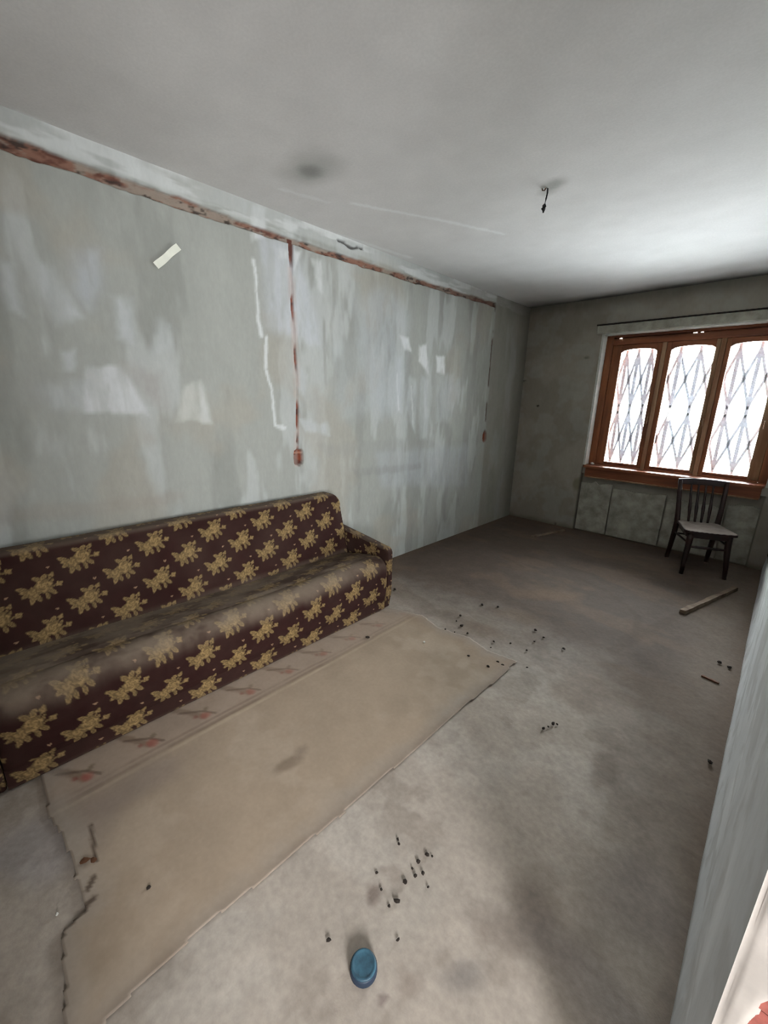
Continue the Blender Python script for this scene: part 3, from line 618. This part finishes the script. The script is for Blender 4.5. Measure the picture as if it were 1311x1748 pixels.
# backrest
def bt(z): return .255-.21*(z-.34)
prof = [(.255+.05, .10), (bt(.34), .34), (bt(.74), .74)]+arcpts(bt(.74)-.032, .765, .034, -.2, math.pi*.55, 8)+[(.075, .800), (.052, .785), (.05, .72), (.045, .10)]
sf = [False, True]+[True]*9+[True]+[False]*4
pr = path(prof, seg_fine=(sf+[False]*20)[:len(prof)])
def back_step(y, p):
    t = SY1+.01-y; p = p.copy()
    if t < .11:                          # rounded upper corner at the window end
        drop = .085*(1-math.sqrt(max(0, 1-((.11-t)/.11)**2)))*1.2; p[:, 1] -= drop*np.clip((p[:, 1]-.5)/.3, 0, 1)
    p[:, 0] += .006*math.sin(y*5.1)*np.clip((p[:, 1]-.3)/.5, 0, 1)
    return p
def back_col(P, S, cap):
    u = P[:, 1]; v = P[:, 2]+np.clip(.16-P[:, 0], 0, .2)*(P[:, 2] > .77)
    dust = .10*fbm(u, v, 6, o=3, seed=103)+.35*sstep(.775, .80, P[:, 2])+.35*(1-sstep(.345, .385, P[:, 2]))*fbm(u, v, 9, seed=5)
    return fabric(u, v, dust)
sweep('backrest', pr, yst(SY0-.03, SY1+.01), M['fabric'], back_col, sofa, endround(SY0-.03, SY1+.01, .02), back_step)
# seat
prof = [(.20, .10), (.20, .345), (.30, .362), (.42, .385), (.52, .398)]+arcpts(.595, .305, .098, math.pi*.62, .12, 14)+[(.694, .25), (.692, .19), (.688, .13), (.680, .100), (.668, .092), (.60, .10)]
fine = [False]+[True]*(len(prof)-3)+[False, False]
pr = path(prof, seg_fine=fine)
def seat_step(y, p):
    p = p.copy(); p[:, 1] -= np.clip((p[:, 1]-.2)/.2, 0, 1)*np.clip((.62-p[:, 0])/.4, 0, 1)*(.026*(y-.3)/1.6)
    p[:, 1] += .006*math.sin(y*4.0+.5)*np.clip((p[:, 1]-.2)/.2, 0, 1); p[:, 0] += .005*math.sin(y*6.3)*np.clip((p[:, 0]-.55)/.1, 0, 1)
    return p
def seat_col(P, S, cap):
    u = P[:, 1]; x, z = P[:, 0], P[:, 2]
    topv = np.where(x < .60, .385+(.60-x)*1.0, 0); fr = z
    th = np.clip((.70-x)/.10, 0, 1); v = np.where(x < .60, .42+(.60-x), np.where(z > .30, .30+np.arctan2(np.clip(z-.305, 0, 1), np.maximum(x-.595, 1e-4))*.098*.80, z))
    top = sstep(.28, .40, z+.06*(fbm(u, x, 9, o=5, seed=104)-.5))
    dust = top*(.22+.50*sstep(.28, .66, fbm(u, x, 6, 11, o=5, seed=105)))+.40*sstep(.50, .24, x+.14*(fbm(u, x, 5, seed=106)-.5))*(z > .3)
    dust = np.minimum(dust, .82)*(1-.35*sstep(1.2, 1.9, u))+.06*fbm(u, z, 14, seed=109)
    return fabric(u, v, dust, u0=.0, v0=.255)
sweep('seat', pr, yst(SY0, SY1), M['fabric'], seat_col, sofa, endround(SY0, SY1, .018), seat_step)
# base
prof = [(.06, .011), (.06, .11), (.655, .11), (.667, .10), (.667, .011)]
pr = path(prof, seg_fine=[False, False, False, True, False])
def base_col(P, S, cap): return fabric(P[:, 1], P[:, 2]+.0, .05+.15*(1-sstep(0, .03, P[:, 2])), u0=.0, v0=.255)
sweep('base', pr, yst(SY0, SY1), M['fabric'], base_col, sofa)
# arms
def arm(y0, y1):
    prof = [(.07, .03), (.07, .525), (.13, .530), (.40, .503), (.62, .478)]+arcpts(.640, .435, .042, math.pi*.52, 0, 7)+[(.684, .30), (.682, .12), (.668, .05), (.660, .011)]
    pr = path(prof, fine=.0055)
    def col(P, S, cap):
        top = sstep(.44, .50, P[:, 2])*(~cap)
        return fabric(P[:, 0]+.03+np.where(cap, 0, P[:, 1]-y0), P[:, 2]+np.where(cap | (P[:, 0] > .67), 0, P[:, 1]-y0), .12*fbm(P[:, 0], P[:, 2], 7, seed=107)+.45*top*fbm(P[:, 0]*1, P[:, 1], 9, seed=108), u0=.06, v0=.33)
    return sweep('arm', pr, yst(y0, y1, .0055), M['fabric'], col, sofa, endround(y0, y1, .014))
arm(SY1+.002, SY1+.062); arm(SY0-.072, SY0-.002)

# ------------------------------------------------------------------ chair
ch = empty('wooden_chair', (2.147, 4.702, -.004)); cth = math.atan2(-.912, .410)+math.pi/2
ch.rotation_euler = (0, 0, cth)          # local -y is the front, +x to the photograph's right
tag(ch, 'old dark brown wooden chair with spindle back under the window', 'chair')
SH = .402
def leg(pts, radii, nm='leg'):
    bm = bmesh.new(); add_tube(bm, pts, radii, 10); return bm_obj(nm, bm, M['chair'], ch, smooth=True)
for s in (-1, 1):
    leg([(s*.165, -.205, .0), (s*.160, -.198, .10), (s*.150, -.180, .24), (s*.145, -.170, .33), (s*.145, -.168, SH-.012)], [.017, .020, .024, .027, .027])
for s in (-1, 1):                        # rear leg and back post are one bent stick
    leg([(s*.168, .245, .0), (s*.166, .225, .10), (s*.164, .192, .28), (s*.164, .180, SH), (s*.172, .192, .52), (s*.182, .222, .68), (s*.188, .245, .80)],
        [.017, .020, .024, .025, .022, .020, .019], 'back_leg')
# seat: trapezoid with rounded front corners
pts = []
fw_, bw_, yf, yb, rr = .200, .165, -.215, .195, .05
pts += [(-bw_, yb), (-(bw_+.004), yb-.03)]
pts += [(-fw_+rr+rr*math.cos(a), yf+rr+rr*math.sin(a)) for a in np.linspace(math.pi, 1.5*math.pi, 7)]
pts += [(x, yf-.010*(1-(x/(fw_-rr))**2)) for x in np.linspace(-(fw_-rr), fw_-rr, 7)[1:-1]]
pts += [(fw_-rr+rr*math.cos(a), yf+rr+rr*math.sin(a)) for a in np.linspace(1.5*math.pi, 2*math.pi, 7)]
pts += [(bw_+.004, yb-.03), (bw_, yb)]
bm = bmesh.new(); add_prism(bm, pts, 2, SH-.008, SH+.012); st = bm_obj('seat', bm, M['chair'], ch)
bm = bmesh.new(); add_prism(bm, [(x*.965, y*.965-.002) for x, y in pts], 2, SH+.010, SH+.0145); bm_obj('seat_panel', bm, M['seat'], st)
bm = bmesh.new(); P2 = [(x*.88, y*.90) for x, y in pts]; add_prism(bm, P2, 2, SH-.052, SH-.006); bm_obj('apron', bm, M['chair'], ch)
def bar(nm, a, b, r, flat=1.0, bow=0.0, n=6):
    a, b = Vector(a), Vector(b); bm = bmesh.new()
    add_tube(bm, [a.lerp(b, t/n)+Vector((0, bow*math.sin(math.pi*t/n), 0)) for t in range(n+1)], [r*(.85+.3*math.sin(math.pi*t/n)) for t in range(n+1)], 8, flat)
    return bm_obj(nm, bm, M['chair'], ch, smooth=True)
bar('stretcher', (-.150, -.182, .262), (.150, -.182, .262), .0105); bar('stretcher', (-.150, .198, .275), (.150, .198, .275), .0085)
for s in (-1, 1): bar('stretcher', (s*.152, -.176, .292), (s*.164, .188, .292), .0085)
# top rail, a wide bowed board
bm = bmesh.new(); n = 12; ring = []
for t in range(n+1):
    x = -.205+.41*t/n; yb_ = .247+.018*math.cos(math.pi*(t/n-.5)); up = .822-.010*((t/n-.5)*2)**2
    ring.append([bm.verts.new(v) for v in ((x, yb_-.010, .762), (x, yb_+.010, .762), (x, yb_+.012, up), (x, yb_-.008, up))])
for A, B in zip(ring[:-1], ring[1:]):
    for i in range(4): bm.faces.new((A[i], A[(i+1) % 4], B[(i+1) % 4], B[i]))
bm.faces.new(ring[0][::-1]); bm.faces.new(ring[-1])
bm_obj('top_rail', bm, M['chair'], ch, bevel=.003, seg=2)
for k in range(4):
    x = (-1.5+k)*.052; z0, z1 = SH+.006, .768; m = 10
    bm = bmesh.new(); pp = []; rr_ = []
    for t in range(m+1):
        s = t/m; pp.append((x*(1+.15*s), .165+.088*s**1.3, z0+(z1-z0)*s)); rr_.append(.0105+.005*math.exp(-((s-.38)/.12)**2)-.0015*(s > .7))
    add_tube(bm, pp, rr_, 8); bm_obj('spindle', bm, M['chair'], ch, smooth=True)

# ------------------------------------------------------------------ small things
# hanging wire
wr = empty('ceiling_wire', (1.350, 2.443, H)); tag(wr, 'short black wire dangling from the ceiling', 'wire')
bm = bmesh.new(); add_tube(bm, [(0, 0, .004), (.001, .0, -.02), (-.006, .006, -.045), (-.016, .016, -.070)], .0042, 8); bm_obj('cord', bm, M['wire'], wr, smooth=True)
bm = bmesh.new(); add_tube(bm, [(-.014, .014, -.064), (-.018, .018, -.072), (-.024, .022, -.080), (-.022, .024, -.090), (-.024, .026, -.100)], [.005, .012, .013, .007, .004], 8); bm_obj('terminal_knot', bm, M['wire'], wr, smooth=True)
bm = bmesh.new(); add_tube(bm, [(-.022, -.018, .004), (-.021, -.017, -.008), (-.012, -.012, -.010), (-.006, -.006, .003)], .003, 6); bm_obj('ceiling_hook', bm, M['chip'], wr, smooth=True)
# strip of tape on the left wall
a, b = hit(266, 454, 0, .004), hit(304, 421, 0, .004); dv = (b-a)/np.linalg.norm(b-a); nv = np.array([0, -dv[2], dv[1]])
bm = bmesh.new(); wd = .017
vs = []
for t in np.linspace(0, 1, 9):
    for s in (-1, 1): vs.append(bm.verts.new(a+(b-a)*t+nv*s*wd*(1+.08*math.sin(t*9+s))+np.array([.002+.003*math.sin(t*5)**2, 0, 0])))
for k in range(8): bm.faces.new((vs[2*k], vs[2*k+1], vs[2*k+3], vs[2*k+2]))
tp = bm_obj('tape_strip', bm, M['tape'], None); tp.modifiers.new('thickness', 'SOLIDIFY').thickness = .0015
tag(tp, 'short white strip of tape stuck slanting on the left wall', 'tape')
# blue lid
lid = empty('blue_lid', (2.001, .512, .0)); tag(lid, 'round blue plastic jar lid lying on the concrete', 'lid')
bm = bmesh.new(); add_lathe(bm, [(.0345, .0), (.0368, .002), (.0372, .006), (.0366, .018), (.0350, .0225), (.002, .0228)], 40); bm_obj('skirt', bm, M['blueside'], lid, smooth=True)
bm = bmesh.new(); add_lathe(bm, [(.0350, .0222), (.0336, .0248), (.0310, .0262), (.0285, .0262), (.0262, .0250), (.0230, .0246), (.001, .0250)], 40); bm_obj('top', bm, M['blue'], lid, smooth=True)
# laths and chips
def lath(name, p, q_, w, h, label, mat, cat='stick', z=0.0):
    p = Vector((*p, 0)); q_ = Vector((*q_, 0)); L = (q_-p).length; an = math.atan2(q_.y-p.y, q_.x-p.x)
    bm = bmesh.new(); n = 8; rs = []
    for t in range(n+1):
        x = -L/2+L*t/n; k = 1+.12*math.sin(t*2.3); hw = w/2*k
        rs.append([bm.verts.new(v) for v in ((x, -hw, 0), (x, hw, 0), (x, hw*.9, h*(.9+.15*math.sin(t*1.7))), (x, -hw*.9, h))])
    for A, B in zip(rs[:-1], rs[1:]):
        for i in range(4): bm.faces.new((A[i], A[(i+1) % 4], B[(i+1) % 4], B[i]))
    bm.faces.new(rs[0][::-1]); bm.faces.new(rs[-1])
    o = bm_obj(name, bm, mat, None); o.location = ((p.x+q_.x)/2, (p.y+q_.y)/2, z-.003); o.rotation_euler = (0, 0, an)
    return tag(o, label, cat)
lath('wooden_lath', (2.234, 3.54), (2.475, 4.37), .040, .028, 'dusty wooden lath lying on the floor in front of the chair', M['lath'])
lath('wooden_lath', (.655, 4.42), (.815, 4.96), .030, .018, 'small pale lath lying by the foot of the window wall', M['lath'])
lath('wood_chip', (2.455, 2.735), (2.535, 2.722), .016, .008, 'brown wood chip on the floor beside the right wall', M['chip'], 'wood chip')
# crumbs
cm = []
for k in range(5):
    bm = bmesh.new(); bmesh.ops.create_icosphere(bm, subdivisions=1, radius=1.0)
    for v in bm.verts: v.co *= .7+.6*random.random(); 
    for v in bm.verts: v.co.z = max(v.co.z*.7, -.45)
    me = bpy.data.meshes.new('crumb'); bm.to_mesh(me); bm.free(); cm.append(me)
def crumb(px, py, r, label, group, name='dirt_crumb', mat='crumb', cat='crumb', z=0.0):
    p = hit(px, py, 2, z+.003); me = cm[random.randrange(5)]
    if not me.materials: me.materials.append(M['crumb'])
    o = bpy.data.objects.new(name, me); COL.objects.link(o)
    if mat != 'crumb':
        o.data = me.copy(); o.data.materials.clear(); o.data.materials.append(M[mat])
    o.location = (p[0], p[1], z+r*.42); o.scale = (r*random.uniform(.8, 1.3), r*random.uniform(.8, 1.2), r); o.rotation_euler = (0, 0, random.uniform(0, 6.28))
    return tag(o, label, cat, group)
ORD = ['leftmost', 'second', 'third', 'fourth', 'fifth', 'sixth', 'seventh', 'eighth', 'ninth', 'tenth', 'eleventh', 'twelfth', 'thirteenth', 'fourteenth', 'rightmost']
def row(pts, what, group):               # crumbs told apart by their place, counted from the left
    for k, (px, py, r) in enumerate(sorted(pts)):
        o = 'rightmost' if k == len(pts)-1 else ORD[k]
        crumb(px, py, r, o+(' ' if o in ('leftmost', 'rightmost') else ' from the left ')+what, group)
row([(786, 1051, .010), (788, 1068, .013), (779, 1060, .009), (823, 1032, .011), (850, 1036, .010), (800, 1120, .009), (833, 1138, .010), (850, 1130, .009), (858, 1135, .008), (843, 1095, .010), (838, 1105, .006),
                  (760, 1074, .008), (798, 1081, .009), (776, 1079, .006), (900, 1139, .006)], 'of the dark crumbs by the ragged far linoleum edge', 'crumbs at the linoleum edge')
row([(914, 1076, .013), (928, 1088, .010), (899, 1110, .008), (912, 1095, .007), (962, 1107, .009), (871, 1098, .008)], 'of the dark crumbs on the brown floor beyond the linoleum', 'crumbs in mid floor')
row([(679, 1432, .0045), (681, 1440, .006), (729, 1458, .007), (738, 1461, .004), (714, 1470, .007), (722, 1490, .007), (709, 1494, .005), (692, 1505, .008), (677, 1538, .008), (651, 1518, .005), (643, 1489, .005), (664, 1546, .005), (731, 1513, .004), (704, 1482, .005)], 'of the tiny dark crumbs clustered above the blue lid', 'crumbs near the blue lid')
row([(928, 1243, .008), (936, 1240, .006), (944, 1235, .009), (951, 1236, .006)], 'of the four crumbs in a short row on bare concrete', 'row of crumbs on bare concrete')
crumb(674, 1006, .012, 'dark crumb of dirt just beyond the sofa arm', None); crumb(628, 1088, .011, 'dark crumb on the linoleum border beside the sofa front', None, z=.005)
crumb(1212, 1301, .011, 'dark pebble on the floor beside the right wall', None, 'pebble', cat='pebble')
crumb(1228, 1131, .012, 'dark crumb left of its twin behind the brown chip', None); crumb(1245, 1139, .011, 'dark crumb nearest the right wall behind the brown chip', None)
crumb(561, 1604, .007, 'dark crumb alone left of the blue lid', None); crumb(679, 1604, .005, 'tiny dark crumb alone right of the blue lid', None)
crumb(254, 1514, .007, 'small dark crumb on the tan linoleum in the foreground', None, z=.005)
crumb(97, 1560, .006, 'white plaster crumb on the bare floor left of linoleum', None, 'plaster_crumb', 'palecrumb')
crumb(724, 1096, .008, 'white plaster crumb near the far end of the linoleum', None, 'plaster_crumb', 'palecrumb', z=.005)
for px, py, r, lb in [(145, 1470, .013, 'left of two dark flakes on the torn linoleum edge'), (160, 1468, .012, 'right of two dark flakes on the torn linoleum edge')]:
    o = crumb(px, py, r, lb, None, 'linoleum_flake', 'chip', 'flake', z=.006); o.scale.z = .003
# white lump left on the sill
o = crumb(1014, 776, .022, 'white plaster lump in the left corner of the window sill', None, 'plaster_lump', 'palecrumb', 'plaster lump', z=.80)
o.location = (WX0+.055, D+.085, .80+.012); o.scale = (.022, .016, .024)
